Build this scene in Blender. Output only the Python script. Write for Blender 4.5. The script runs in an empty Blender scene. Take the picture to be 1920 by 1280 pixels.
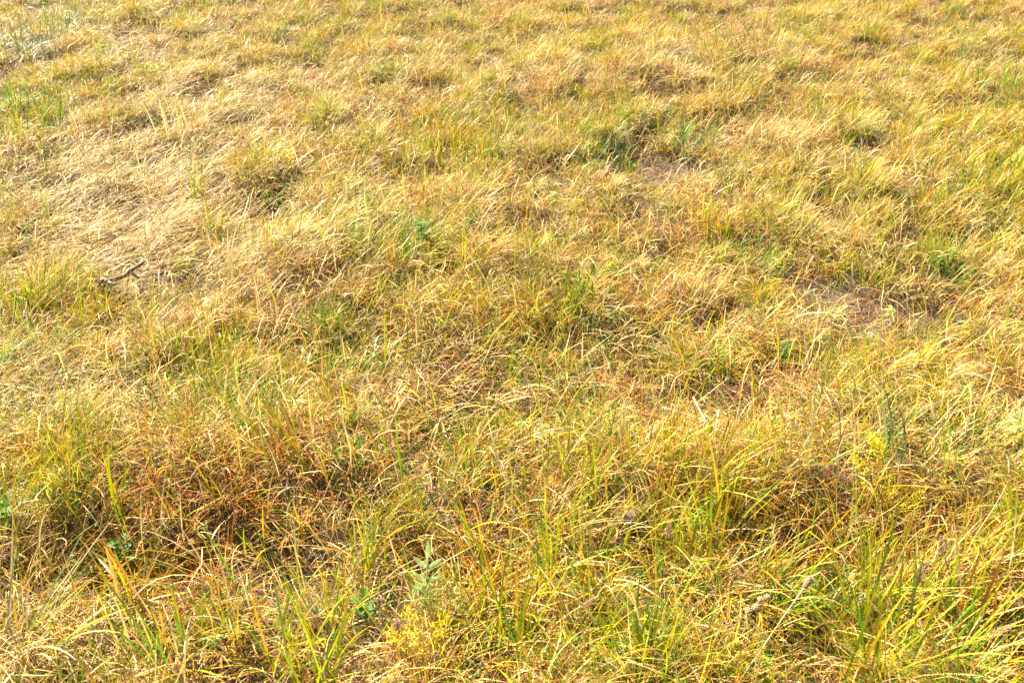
import bpy, math, random
import numpy as np
R = math.radians
rng = np.random.default_rng(11)
random.seed(11)
S = bpy.context.scene
COL = S.collection

# ------------------------------------------------------------------ camera
CAM_H = 1.6; TILT = 35.5; LENS = 35.0
cam_d = bpy.data.cameras.new('camera'); cam = bpy.data.objects.new('camera', cam_d); COL.objects.link(cam)
cam.location = (0, 0, CAM_H); cam.rotation_euler = (R(90 - TILT), 0, 0)
cam_d.lens = LENS; cam_d.sensor_width = 36; cam_d.clip_start = 0.05; cam_d.clip_end = 2000
cam_d.dof.use_dof = True; cam_d.dof.focus_distance = 2.75; cam_d.dof.aperture_fstop = 13.0
S.camera = cam

# ------------------------------------------------------------------ light: low warm sun from the far left
SUN_EL = 31.0; SUN_AZ = -38.0       # azimuth measured from +Y (straight ahead) towards +X
w = bpy.data.worlds.new('World'); S.world = w; w.use_nodes = True
nt = w.node_tree; bg = nt.nodes['Background']
sky = nt.nodes.new('ShaderNodeTexSky'); sky.sky_type = 'NISHITA'; sky.sun_disc = False
sky.sun_elevation = R(SUN_EL); sky.sun_rotation = R(SUN_AZ)
nt.links.new(sky.outputs[0], bg.inputs[0]); bg.inputs[1].default_value = 0.05
sun_d = bpy.data.lights.new('sun', 'SUN'); sun_d.energy = 5.0; sun_d.angle = R(0.5); sun_d.color = (1.0, 0.88, 0.70)
sun = bpy.data.objects.new('sun', sun_d); COL.objects.link(sun)
sun.rotation_euler = (R(90 - SUN_EL), 0, R(180 - SUN_AZ))
S.view_settings.view_transform = 'Standard'; S.view_settings.look = 'None'
S.view_settings.exposure = 2.3; S.view_settings.gamma = 1.0; S.view_settings.use_curve_mapping = False

# ------------------------------------------------------------------ pixel of the 1920x1280 photograph -> point on the ground
ct, st = math.cos(R(TILT)), math.sin(R(TILT))
def ray(px, py):
    u = (px - 960) / 1920 * 36 / LENS; v = (640 - py) / 1920 * 36 / LENS
    return np.array([u, ct + v * st, -st + v * ct])
def at(px, py, z=None):
    d = ray(px, py); zz = 0.0 if z is None else z
    for _ in range(6):
        t = (zz - CAM_H) / d[2]; p = d * t
        if z is None: zz = float(gh(np.array([p[0]]), np.array([p[1]]))[0])
    return np.array([p[0], p[1], zz])
def plane(px, py):
    d = ray(px, py); t = -CAM_H / d[2]; return d[0] * t, d[1] * t

# ------------------------------------------------------------------ value noise
_lat = rng.random((256, 256))
def vn(x, y, s, o=0.0):
    x = x / s + 37.3 + o * 7.7; y = y / s + 81.1 + o * 3.1
    xi = np.floor(x).astype(int); yi = np.floor(y).astype(int); fx = x - xi; fy = y - yi
    fx = fx * fx * (3 - 2 * fx); fy = fy * fy * (3 - 2 * fy)
    a = _lat[xi & 255, yi & 255]; b = _lat[(xi + 1) & 255, yi & 255]
    c = _lat[xi & 255, (yi + 1) & 255]; d = _lat[(xi + 1) & 255, (yi + 1) & 255]
    return (a * (1 - fx) + b * fx) * (1 - fy) + (c * (1 - fx) + d * fx) * fy
def fbm(x, y, s, o=0.0):
    return (vn(x, y, s, o) * .55 + vn(x, y, s * .5, o + 3) * .3 + vn(x, y, s * .25, o + 5) * .15)
def blobs(x, y, L):
    if L is BARE: return _blobs(x, y, L) * (.15 + 1.5 * vn(x, y, .10, 77))
    return _blobs(x, y, L)
def _blobs(x, y, L):
    v = np.zeros_like(x)
    for b in L:
        cx, cy, rx, ry = b[:4]; a = b[4] if len(b) > 4 else 1.0
        X, Y = plane(cx, cy); X2, _ = plane(cx + rx, cy); _, Ya = plane(cx, cy - ry); _, Yb = plane(cx, cy + ry)
        v += a * np.exp(-(((x - X) / (X2 - X)) ** 2 + ((y - Y) / ((Ya - Yb) / 2)) ** 2))
    return v

# ------------------------------------------------------------------ what grows where (patches given at their place in the photograph)
MOUND = [(450, 900, 230, 70, .05), (1500, 930, 330, 60, .045), (640, 500, 140, 70, .04), (1000, 560, 140, 60, .04),
         (900, 400, 160, 50, .035), (1200, 160, 280, 60, .04), (1650, 330, 200, 90, .04), (250, 660, 140, 50, .03),
         (1500, 1040, 330, 45, -.02), (1600, 1235, 280, 45, -.045), (230, 1070, 180, 45, -.04), (1060, 1190, 180, 40, -.035), (60, 1200, 100, 60, -.03), (560, 1100, 80, 50, -.03), (860, 1060, 60, 40, -.05), (180, 640, 60, 22, -.03),
         (1900, 1200, 70, 60, -.05), (1650, 620, 220, 70, -.02), (1250, 340, 120, 40, -.02), (120, 1120, 150, 50, -.03), (1290, 470, 40, 30, -.04)]
LYING = [(270, 330, 240, 130, 1.3), (330, 480, 260, 60, 1.1), (250, 110, 180, 60, .5), (80, 760, 160, 70, 1.1), (900, 725, 190, 50, 1.0),
         (1790, 880, 170, 40, 1.2), (240, 800, 160, 50, .7), (60, 1200, 120, 90, .9), (1500, 830, 120, 40, .5), (420, 190, 120, 50, .7), (600, 400, 110, 60, .5), (1050, 760, 140, 40, .6)]
YGREEN = [(60, 210, 110, 70, .9), (230, 160, 120, 40, .6), (130, 600, 120, 70, .9), (640, 430, 130, 60, .8), (430, 690, 150, 70, .6), (560, 90, 160, 60, .45), (20, 480, 60, 120, .4),
          (1250, 960, 170, 120, 1.0), (1000, 900, 170, 80, .7), (1620, 1130, 330, 150, .9), (1870, 300, 120, 130, .9), (1700, 370, 120, 60, .5), (1050, 1120, 100, 150, .7),
          (860, 270, 120, 60, .7), (1080, 240, 100, 40, .3), (1000, 600, 160, 60, .55), (60, 930, 90, 80, 1.0), (250, 1060, 190, 140, .6), (650, 1200, 120, 90, .7),
          (1330, 420, 120, 50, .4), (1100, 480, 120, 60, .35), (1880, 1000, 90, 120, .8), (930, 700, 100, 50, .4), (1540, 700, 160, 50, .4), (730, 860, 120, 60, .4), (320, 560, 80, 40, .5), (1620, 100, 200, 50, .3), (640, 930, 60, 50, .3)]
GREEN = [(20, 240, 70, 50, 1.1), (40, 180, 60, 40, .6), (700, 450, 90, 50, 1.0), (620, 620, 60, 35, 1.2), (810, 480, 70, 40, .9), (570, 275, 70, 30, .7), (1130, 295, 60, 25, 1.0), (1270, 262, 60, 25, 1.1),
         (1890, 160, 60, 70, 1.0), (600, 680, 160, 50, .5), (520, 760, 120, 40, .5), (870, 820, 110, 45, .9), (1770, 500, 50, 30, 1.0), (1420, 490, 70, 30, .8), (1300, 720, 60, 30, .9), (250, 1030, 80, 60, 1.0),
         (1560, 740, 120, 40, .6), (1400, 1120, 100, 60, .6), (1560, 1160, 180, 80, .6), (100, 660, 100, 40, .6), (1880, 1230, 60, 50, .8), (350, 770, 110, 40, .6), (1060, 660, 90, 30, .7), (1050, 1180, 60, 60, .5), (700, 20, 60, 20, .5), (1250, 1200, 90, 80, .7), (60, 1230, 80, 60, .5)]
BLUE = [(50, 90, 60, 26, 1.6), (135, 45, 45, 20, 1.3), (80, 750, 110, 50, .9), (1110, 300, 40, 16, .7), (1890, 170, 40, 40, .6), (800, 985, 26, 30, 1.0), (1900, 830, 40, 30, .8)]
BARE = [(1690, 610, 150, 55, 1.5), (1560, 545, 90, 35, .9), (1250, 325, 110, 40, 1.0), (1285, 460, 45, 45, 1.2), (150, 640, 55, 20, 1.4), (565, 1110, 70, 60, 1.5), (1175, 960, 50, 45, 1.3), (1010, 335, 110, 25, .8),
        (1460, 520, 80, 35, .5), (420, 400, 130, 30, .4), (1000, 650, 70, 25, .7), (270, 830, 90, 25, .8), (855, 1060, 50, 35, 1.0), (110, 85, 60, 20, .7), (1720, 30, 80, 15, .8), (1400, 700, 100, 40, .5), (560, 1230, 60, 40, .8), (270, 200, 40, 12, .7)]
RUST = [(430, 1130, 200, 90, .7), (1500, 1010, 300, 60, .5), (250, 930, 200, 60, .5), (470, 1000, 210, 130, 1.3), (1440, 1000, 170, 70, 1.0), (560, 570, 180, 80, .6), (700, 210, 120, 60, .5), (880, 430, 130, 60, .6), (720, 700, 150, 70, .5), (640, 850, 140, 60, .8), (1050, 580, 120, 60, .5), (1400, 760, 110, 35, .8),
        (1190, 440, 140, 60, .4), (1450, 230, 160, 60, .4), (1700, 1180, 130, 80, .4), (1500, 90, 200, 60, .25), (230, 1080, 150, 90, .5), (930, 1080, 120, 100, .6), (1830, 640, 80, 60, .4), (1200, 620, 60, 90, .5)]
PALE = [(1300, 880, 250, 30, .3), (750, 180, 150, 70, .6), (1200, 150, 230, 80, .7), (1500, 120, 180, 110, .7), (1480, 330, 200, 110, .7), (1680, 430, 200, 80, .7), (1150, 600, 80, 40, .7), (120, 30, 160, 40, .5), (420, 600, 150, 50, .4), (1820, 640, 90, 60, .9), (330, 300, 200, 80, .5),
        (1300, 860, 130, 40, .6), (1880, 60, 120, 50, .6), (560, 170, 120, 60, .5), (270, 570, 140, 30, .6), (950, 540, 120, 40, .6), (80, 780, 130, 60, .8), (1600, 890, 160, 40, .7)]
TALL = [(450, 870, 200, 50, .7), (1270, 960, 120, 100, .8), (1700, 1000, 160, 60, .3), (1600, 1150, 260, 90, .5), (640, 460, 130, 50, .6), (1000, 540, 120, 50, .5), (900, 230, 200, 60, .4), (1500, 260, 250, 90, .5), (1750, 380, 180, 70, .6), (120, 600, 100, 50, .5), (60, 190, 100, 50, .3), (60, 940, 80, 60, .8), (1080, 1060, 80, 100, .5)]
# lean of the grass: patch, azimuth of the lean (0 = to the right, 90 = away from the camera), strength
LEAN = [(350, 300, 300, 200, 42, 1.3), (330, 480, 300, 80, 30, 1.5), (550, 120, 250, 90, 55, .9), (680, 450, 160, 100, 48, 1.3), (1700, 350, 260, 130, 52, 1.0), (470, 880, 200, 110, 128, 1.1), (1550, 1000, 200, 80, 140, .6), (1500, 300, 150, 120, 60, .7),
        (80, 760, 160, 90, 15, 1.0), (1790, 880, 160, 50, 10, 1.2), (100, 1150, 130, 130, 55, 1.0), (900, 725, 160, 50, -20, .8), (1350, 800, 200, 60, 150, .7), (1250, 950, 130, 120, 82, .8), (1700, 1180, 160, 120, 60, .7), (250, 1000, 120, 80, 110, .5), (900, 240, 260, 100, 60, .6), (440, 700, 200, 90, 60, .5)]
_tj = rng.random((64, 64, 4))
def tuss(x, y, s=.24, o=0):
    """tussock field: 1 at the heart of a tussock, 0 in the gaps between"""
    gx_ = x / s + 400.; gy_ = y / s + 400.; ix = np.floor(gx_).astype(int); iy = np.floor(gy_).astype(int); best = np.zeros_like(gx_)
    for dx in (-1, 0, 1):
        for dy in (-1, 0, 1):
            j = _tj[(ix + dx + o) & 63, (iy + dy + o * 3) & 63]
            d2 = (gx_ - ix - dx - j[..., 0]) ** 2 + (gy_ - iy - dy - j[..., 1]) ** 2; r = .42 + .38 * j[..., 2]
            best = np.maximum(best, np.exp(-(d2 / r ** 2) ** 1.5) * (.45 + .55 * j[..., 3]))
    return best
def gh(x, y):
    return .016 * tuss(x, y) + .012 * tuss(x, y, .13, 7) + (fbm(x, y, .9, 1) - .5) * .09 + (vn(x, y, .24, 9) - .5) * .03 + blobs(x, y, MOUND)

# ------------------------------------------------------------------ materials
def grass_mat(name, trans=.42, gloss=.12, rough=.42, inst=False):
    m = bpy.data.materials.new(name); m.use_nodes = True; t = m.node_tree; n = t.nodes; l = t.links
    n.clear(); out = n.new('ShaderNodeOutputMaterial')
    at_ = n.new('ShaderNodeAttribute'); at_.attribute_name = 'tone'
    tc = n.new('ShaderNodeTexCoord'); no = n.new('ShaderNodeTexNoise'); no.inputs['Scale'].default_value = 160; no.inputs['Detail'].default_value = 2
    l.new(tc.outputs['Object'], no.inputs['Vector'])
    mr = n.new('ShaderNodeMapRange'); mr.inputs['From Min'].default_value = .3; mr.inputs['From Max'].default_value = .7; mr.inputs['To Min'].default_value = .80; mr.inputs['To Max'].default_value = 1.12
    l.new(no.outputs['Fac'], mr.inputs['Value'])
    src = at_.outputs['Color']
    if inst:
        ti = n.new('ShaderNodeAttribute'); ti.attribute_type = 'INSTANCER'; ti.attribute_name = 'tint'; mm = n.new('ShaderNodeVectorMath'); mm.operation = 'MULTIPLY'
        l.new(src, mm.inputs[0]); l.new(ti.outputs['Vector'], mm.inputs[1]); src = mm.outputs[0]
    mu = n.new('ShaderNodeVectorMath'); mu.operation = 'SCALE'; l.new(src, mu.inputs[0]); l.new(mr.outputs[0], mu.inputs['Scale'])
    p = n.new('ShaderNodeBsdfPrincipled'); p.inputs['Roughness'].default_value = rough
    p.inputs['Specular IOR Level'].default_value = gloss * 4
    l.new(mu.outputs[0], p.inputs['Base Color'])
    g = n.new('ShaderNodeGamma'); g.inputs[1].default_value = 1.08; l.new(mu.outputs[0], g.inputs[0])
    tr = n.new('ShaderNodeBsdfTranslucent'); l.new(g.outputs[0], tr.inputs[0])
    mx = n.new('ShaderNodeMixShader'); mx.inputs[0].default_value = trans
    l.new(p.outputs[0], mx.inputs[1]); l.new(tr.outputs[0], mx.inputs[2]); l.new(mx.outputs[0], out.inputs[0])
    return m
M_DRY = grass_mat('dry_blade', .26, .035, .55)
M_TURF = grass_mat('turf_blade', .24, .035, .55, True)
M_LIVE = grass_mat('live_blade', .38, .06, .45)
M_MAT = grass_mat('matted_blade', .15, .02, .6)
def soil_mat():
    m = bpy.data.materials.new('dry_soil'); m.use_nodes = True; t = m.node_tree; n = t.nodes; l = t.links
    p = n['Principled BSDF']; p.inputs['Roughness'].default_value = .95; p.inputs['Specular IOR Level'].default_value = .1
    tc = n.new('ShaderNodeTexCoord')
    a = n.new('ShaderNodeTexNoise'); a.inputs['Scale'].default_value = 9; a.inputs['Detail'].default_value = 8
    b = n.new('ShaderNodeTexNoise'); b.inputs['Scale'].default_value = 110; b.inputs['Detail'].default_value = 6
    for q in (a, b): l.new(tc.outputs['Object'], q.inputs['Vector'])
    r = n.new('ShaderNodeValToRGB'); r.color_ramp.elements[0].color = (.08, .05, .03, 1); r.color_ramp.elements[0].position = .3
    r.color_ramp.elements[1].color = (.19, .14, .095, 1); r.color_ramp.elements[1].position = .7
    mx = n.new('ShaderNodeMath'); mx.operation = 'MULTIPLY_ADD'; mx.inputs[1].default_value = .5
    l.new(a.outputs['Fac'], mx.inputs[0]); mm = n.new('ShaderNodeMath'); mm.operation = 'MULTIPLY'; mm.inputs[1].default_value = .5
    l.new(b.outputs['Fac'], mm.inputs[0]); l.new(mm.outputs[0], mx.inputs[2]); l.new(mx.outputs[0], r.inputs[0]); l.new(r.outputs[0], p.inputs['Base Color'])
    bp = n.new('ShaderNodeBump'); bp.inputs['Strength'].default_value = .8; bp.inputs['Distance'].default_value = .008
    l.new(b.outputs['Fac'], bp.inputs['Height']); l.new(bp.outputs[0], p.inputs['Normal'])
    return m
M_SOIL = soil_mat()
def plain_mat(name, col, col2, scale=60, rough=.8, bump=.4, trans=0.):
    m = bpy.data.materials.new(name); m.use_nodes = True; t = m.node_tree; n = t.nodes; l = t.links
    p = n['Principled BSDF']; p.inputs['Roughness'].default_value = rough; p.inputs['Specular IOR Level'].default_value = .25
    tc = n.new('ShaderNodeTexCoord'); a = n.new('ShaderNodeTexNoise'); a.inputs['Scale'].default_value = scale; a.inputs['Detail'].default_value = 6
    l.new(tc.outputs['Object'], a.inputs['Vector']); r = n.new('ShaderNodeValToRGB')
    r.color_ramp.elements[0].color = (*col, 1); r.color_ramp.elements[0].position = .35; r.color_ramp.elements[1].color = (*col2, 1); r.color_ramp.elements[1].position = .65
    l.new(a.outputs['Fac'], r.inputs[0]); l.new(r.outputs[0], p.inputs['Base Color'])
    bp = n.new('ShaderNodeBump'); bp.inputs['Strength'].default_value = bump; bp.inputs['Distance'].default_value = .002
    l.new(a.outputs['Fac'], bp.inputs['Height']); l.new(bp.outputs[0], p.inputs['Normal'])
    if trans:
        tr = n.new('ShaderNodeBsdfTranslucent'); l.new(r.outputs[0], tr.inputs[0]); mx = n.new('ShaderNodeMixShader'); mx.inputs[0].default_value = trans
        l.new(p.outputs[0], mx.inputs[1]); l.new(tr.outputs[0], mx.inputs[2]); l.new(mx.outputs[0], n['Material Output'].inputs[0])
    return m
M_BARK = plain_mat('weathered_bark', (.10, .07, .055), (.30, .22, .17), 90)
M_STONE = plain_mat('dusty_stone', (.14, .10, .07), (.26, .19, .14), 70)
M_HUSK = plain_mat('pale_husk', (.55, .40, .22), (.76, .60, .38), 120, .7, .4, .35)
M_HUSK_B = plain_mat('brown_husk', (.30, .19, .12), (.50, .34, .22), 120, .7, .4, .3)
M_BLEACH = plain_mat('bleached_stalk', (.66, .51, .31), (.80, .67, .45), 50, .5, .3, .2)
M_RED = plain_mat('red_stalk', (.30, .07, .03), (.45, .14, .06), 50, .5, .3, .15)
M_STEMB = plain_mat('brown_stem', (.12, .06, .03), (.22, .12, .06), 50, .6, .3)
M_YEL = plain_mat('yellow_floret', (.55, .48, .02), (.75, .62, .03), 80, .6, .3, .5)
M_LEAF = plain_mat('green_leaf', (.05, .15, .012), (.11, .24, .02), 60, .6, .4, .4)
M_SILV = plain_mat('silvery_leaf', (.30, .40, .12), (.48, .56, .26), 90, .75, .5, .4)

# ------------------------------------------------------------------ helpers
def link(name, me, parent=None):
    o = bpy.data.objects.new(name, me); COL.objects.link(o)
    if parent is not None: o.parent = parent
    return o
def tag(o, label=None, cat=None, group=None, kind=None):
    if label: o['label'] = label
    if cat: o['category'] = cat
    if group: o['group'] = group
    if kind: o['kind'] = kind
    return o
def quad_mesh(name, V, Q, C, mat, smooth=True):
    me = bpy.data.meshes.new(name); nv = len(V); nq = len(Q)
    me.vertices.add(nv); me.vertices.foreach_set('co', V.astype(np.float32).ravel())
    me.loops.add(nq * 4); me.loops.foreach_set('vertex_index', Q.astype(np.int32).ravel())
    me.polygons.add(nq); me.polygons.foreach_set('loop_start', np.arange(0, nq * 4, 4, dtype=np.int32))
    try: me.polygons.foreach_set('loop_total', np.full(nq, 4, dtype=np.int32))
    except Exception: pass
    me.polygons.foreach_set('use_smooth', np.full(nq, smooth, dtype=bool))
    if C is not None:
        a = me.attributes.new('tone', 'FLOAT_COLOR', 'POINT')
        a.data.foreach_set('color', np.concatenate([C, np.ones((nv, 1))], 1).astype(np.float32).ravel())
    me.materials.append(mat); me.update(calc_edges=True)
    return me
def U(n, a, b): return a + (b - a) * rng.random(n)
def blades(root, az, e0, L, W, bend, curl, c0, c1, K, twist=None, lift=None, wav=None, follow=False, mid=None, kink=.22):
    """ribbons: root (n,3), azimuth, first elevation, length, width, bend, sideways curl (radians); colours at root and tip"""
    n = len(az); kt = U(n, .25, .8); ke = np.where(rng.random(n) < kink, U(n, -.3, 1.7), 0); ka = np.where(ke != 0, U(n, -1.3, 1.3), 0)
    twist = U(n, -1.2, 1.2) if twist is None else twist; wav = np.zeros(n) if wav is None else wav
    lift = np.full(n, .002) if lift is None else lift
    ph = U(n, 0, 6.28); P = root.copy(); V = np.zeros((n, K + 1, 2, 3)); C = np.zeros((n, K + 1, 2, 3))
    if follow: base = lift
    for k in range(K + 1):
        t = k / K
        q_ = t > kt; el = e0 - bend * t ** 1.5 - ke * q_; a = az + curl * t * t + wav * np.sin(ph + 6 * t) + ka * q_
        T = np.stack([np.cos(el) * np.cos(a), np.cos(el) * np.sin(a), np.sin(el)], 1)
        if k: P = P + T * (L / K)[:, None]
        Q = P.copy(); g = gh(Q[:, 0], Q[:, 1])
        if follow: Q[:, 2] = g + lift * (0.35 + 0.65 * math.sin(math.pi * min(1, .15 + t * .8))) + np.sin(ph + 5 * t) * .3 * lift
        else:
            Q[:, 2] = np.maximum(Q[:, 2], g + lift); P[:, 2] = np.maximum(P[:, 2], g + lift)
        s = np.stack([-np.sin(a), np.cos(a), np.zeros(n)], 1); u = np.cross(s, T); tw = twist * (t - .3)
        D = s * np.cos(tw)[:, None] + u * np.sin(tw)[:, None]
        wt = (.55 + .9 * t) if t < .5 else max(.06, 1 - ((t - .5) * 2) ** 1.8 * .94)
        D = D * (W * wt * .5)[:, None]
        V[:, k, 0] = Q - D; V[:, k, 1] = Q + D
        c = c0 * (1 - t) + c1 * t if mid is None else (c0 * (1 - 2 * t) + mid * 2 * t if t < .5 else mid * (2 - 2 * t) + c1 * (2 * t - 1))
        C[:, k, 0] = c; C[:, k, 1] = c
    b = (np.arange(n) * (K + 1) * 2)[:, None] + (np.arange(K) * 2)[None, :]
    Qd = np.stack([b, b + 1, b + 3, b + 2], 2).reshape(-1, 4)
    return V.reshape(-1, 3), Qd, C.reshape(-1, 3)
class Bag:
    def __init__(s): s.V = []; s.Q = []; s.C = []; s.n = 0
    def add(s, v, q, c): s.V.append(v); s.Q.append(q + s.n); s.C.append(c); s.n += len(v)
    def mesh(s, name, mat): return quad_mesh(name, np.concatenate(s.V), np.concatenate(s.Q), np.concatenate(s.C), mat)

# ------------------------------------------------------------------ ground: one sheet reaching the horizon
def axis(lo, hi, step, far):
    g = np.arange(lo, hi, step); e = np.geomspace(.3, far, 22)
    return np.concatenate([(lo - e)[::-1], g, hi + e])
gx = axis(-5.5, 5.5, .045, 600); gy = axis(-.5, 9.5, .045, 600)
X, Y = np.meshgrid(gx, gy, indexing='ij'); xx, yy = X.ravel(), Y.ravel()
zz = gh(xx, yy) + (vn(xx, yy, .07, 2) - .5) * .012
idx = np.arange(len(xx)).reshape(X.shape)
Q = np.stack([idx[:-1, :-1], idx[1:, :-1], idx[1:, 1:], idx[:-1, 1:]], -1).reshape(-1, 4)
ground = link('ground', quad_mesh('ground', np.stack([xx, yy, zz], 1), Q, None, M_SOIL)); tag(ground, kind='structure')

# ------------------------------------------------------------------ grass
PAL = {
 'pale':  ((.78, .58, .24), (.91, .76, .40)),
 'straw': ((.66, .40, .10), (.81, .55, .16)),
 'rust':  ((.50, .18, .012), (.72, .31, .03)),
 'brown': ((.13, .06, .018), (.38, .20, .08)),
 'ygreen':((.32, .40, .004), (.58, .58, .008)),
 'gold':  ((.68, .38, .008), (.82, .52, .015)),
 'green': ((.07, .20, .008), (.22, .42, .018)),
 'blue':  ((.15, .25, .09), (.32, .42, .19)),
 'tan':   ((.50, .28, .11), (.74, .47, .23)),
 'hay':   ((.28, .20, .08), (.62, .50, .22)),
}
def pick(n, *names_w):
    names = names_w[::2]; ws = np.array([np.broadcast_to(np.asarray(w_, float), (n,)) for w_ in names_w[1::2]])
    cs = np.cumsum(ws / ws.sum(0), 0); r = rng.random(n); k = (r[None] > cs).sum(0).clip(0, len(names) - 1)
    A = np.array([PAL[q][0] for q in names])[k]; B = np.array([PAL[q][1] for q in names])[k]
    t = rng.random(n)[:, None]; return A * (1 - t) + B * t

def in_view(x, y, m=.25):
    # the part of the meadow the photograph covers, with a margin
    return (y > .85) & (y < 7.9) & (np.abs(x) < .545 * y + .32 + m)
def scatter(dens_near, dens_far):
    n = int(30 * 9 * dens_near); n = min(n, 4000000)
    x = U(n, -5, 5); y = U(n, .85, 7.9)
    d = np.interp(y, [1.0, 2.5, 4.5, 8], [1, .75, .42, .25]) ** 1 * (dens_near) ; d = np.maximum(d, dens_far)
    pr = d * 10 * 7.05 / n
    k = (rng.random(n) < pr) & in_view(x, y); return x[k], y[k]
def lean(x, y):
    vx = np.zeros_like(x); vy = np.zeros_like(x)
    for b in LEAN:
        s = blobs(x, y, [(*b[:4], b[5])]); vx += s * math.cos(R(b[4])); vy += s * math.sin(R(b[4]))
    a = vn(x, y, .35, 21) * 9.0; vx += .30 * np.cos(a); vy += .30 * np.sin(a) + .05
    return np.arctan2(vy, vx), np.clip(np.hypot(vx, vy), 0, 1.0) * .68 * np.interp(y, [1.3, 2.1], [.45, 1])

THIN = [  # spots kept low so that things lying there can be seen: (px, py, rx, ry)
  (230, 540, 60, 34), (1178, 985, 35, 35), (1310, 800, 70, 40), (1240, 780, 60, 20), (800, 1110, 40, 60), (1640, 920, 40, 40)]

# field values for clumps
cx, cy = scatter(520, 190)
nC = len(cx)
F = {k: np.clip(blobs(cx, cy, v), 0, 2) for k, v in dict(ly=LYING, yg=YGREEN, gr=GREEN, bl=BLUE, ba=BARE, ru=RUST, pa=PALE, ta=TALL, th=THIN).items()}
laz, lst = lean(cx, cy)
n1 = fbm(cx, cy, .5, 30); n2 = fbm(cx, cy, .3, 40); n3 = vn(cx, cy, .14, 50); n4 = vn(cx, cy, .18, 60)
wS = .6 + .9 * F['pa'] - .25 * F['ru'].clip(0, 1) + 1.2 * np.clip(n1 - .5, 0, 1)              # fine upright straw
wC = .7 + 1.8 * F['ru'] + .5 * F['ba'] + .8 * np.clip(n2 - .5, 0, 1)  # curled dead leaves
wY = .16 + 1.0 * F['yg'] + .3 * np.clip((1.75 - cy) / .35, 0, 1) - .35 * F['ru'].clip(0, 1) * (F['yg'] + .3) + 1.4 * np.clip(n4 - .62, 0, 1)              # yellow green
wG = .12 + 1.1 * F['gr'] + 2.2 * np.clip(n3 - .68, 0, 1)
wL = .02 + 2.4 * F['ly'] * np.clip(2.4 * n4 - .55, 0, 1.6)
wB = .004 + 1.2 * F['bl']
WT = np.array([wS, wC, wY, wG, wL, wB]); WT /= WT.sum(0); cs = np.cumsum(WT, 0)
typ = (rng.random(nC)[None] > cs).sum(0).clip(0, 5)
keep = rng.random(nC) > np.clip(F['ba'] * .8 + 1.0 * F['th'], 0, .93)
T1 = tuss(cx, cy); T2 = tuss(cx, cy, .13, 7); TT = np.clip(.75 * T1 + .45 * T2, 0, 1.1)
keep &= rng.random(nC) < np.clip(np.interp(cy, [1.5, 2.3], [.12, .36]) + .95 * TT + .5 * F['ly'], 0, 1)
near = np.clip((3.2 - cy) / 2, 0, 1)

dry = Bag(); live = Bag(); mat_ = Bag()
def K_for(y, base): return base
def grow(sel, cnt, fn):
    """expand clumps to blades; fn gets clump indices per blade"""
    ids = np.nonzero(sel & keep)[0]; c = rng.poisson(cnt[ids] if hasattr(cnt, '__len__') else np.full(len(ids), cnt))
    return np.repeat(ids, c)
def emit(bag, i, spread, L, W, e0, bend, curl, rand_az, radial, c0, c1, kn, kf, **kw):
    n = len(i); rad = spread * np.sqrt(rng.random(n)) * 1.2; th = U(n, 0, 6.283)
    x = cx[i] + rad * np.cos(th); y = cy[i] + rad * np.sin(th); z = gh(x, y)
    vx = np.cos(laz[i]) * lst[i] + radial * np.cos(th) + rand_az * np.cos(U(n, 0, 6.283)); vy = np.sin(laz[i]) * lst[i] + radial * np.sin(th) + rand_az * np.sin(U(n, 0, 6.283))
    az = np.arctan2(vy, vx); root = np.stack([x, y, z - .004], 1)
    nr = y < 2.6; md = (~nr) & (y < 4.2); fr = y >= 4.2
    for m, K in ((nr, kn), (md, max(3, (kn + kf) // 2)), (fr, kf)):
        if m.sum():
            k2 = {q: (v[m] if hasattr(v, '__len__') else v) for q, v in kw.items()}
            bag.add(*blades(root[m], az[m], e0[m], L[m], W[m], bend[m], curl[m], c0[m], c1[m], K, **k2))
tallf = 1 + .55 * F['ta'] - .25 * np.clip(F['ba'], 0, 1) - .3 * np.clip(F['th'], 0, 1)
farw = np.interp(cy, [1.5, 2.5, 7], [.86, .8, 1.1]); farL = np.interp(cy, [1.6, 2.6, 4.5], [1.0, .8, .62])
csize = U(nC, .75, 1.2) * np.clip(tallf, .35, 2) * (.50 + .80 * TT) * farL * np.interp(cy, [1.2, 2.0], [1.12, 1.0])
cnt0 = np.interp(cy, [1, 2.2, 3, 7], [31, 23, 19, 14])
# 0 fine upright straw
i = grow(typ == 0, cnt0 * 1.15, None); n = len(i)
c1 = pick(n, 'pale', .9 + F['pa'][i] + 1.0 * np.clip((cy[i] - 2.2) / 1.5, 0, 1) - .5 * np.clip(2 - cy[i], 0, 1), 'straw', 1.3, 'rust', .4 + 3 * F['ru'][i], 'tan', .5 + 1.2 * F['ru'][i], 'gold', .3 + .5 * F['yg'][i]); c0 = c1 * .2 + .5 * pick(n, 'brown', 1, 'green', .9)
emit(dry, i, .035, U(n, .06, .15) * csize[i], U(n, .0012, .0026) * farw[i], U(n, R(48), R(88)), U(n, R(5), R(105)), U(n, -.7, .7), .45, .4, c0, c1, 6, 3, wav=U(n, 0, .12))
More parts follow.
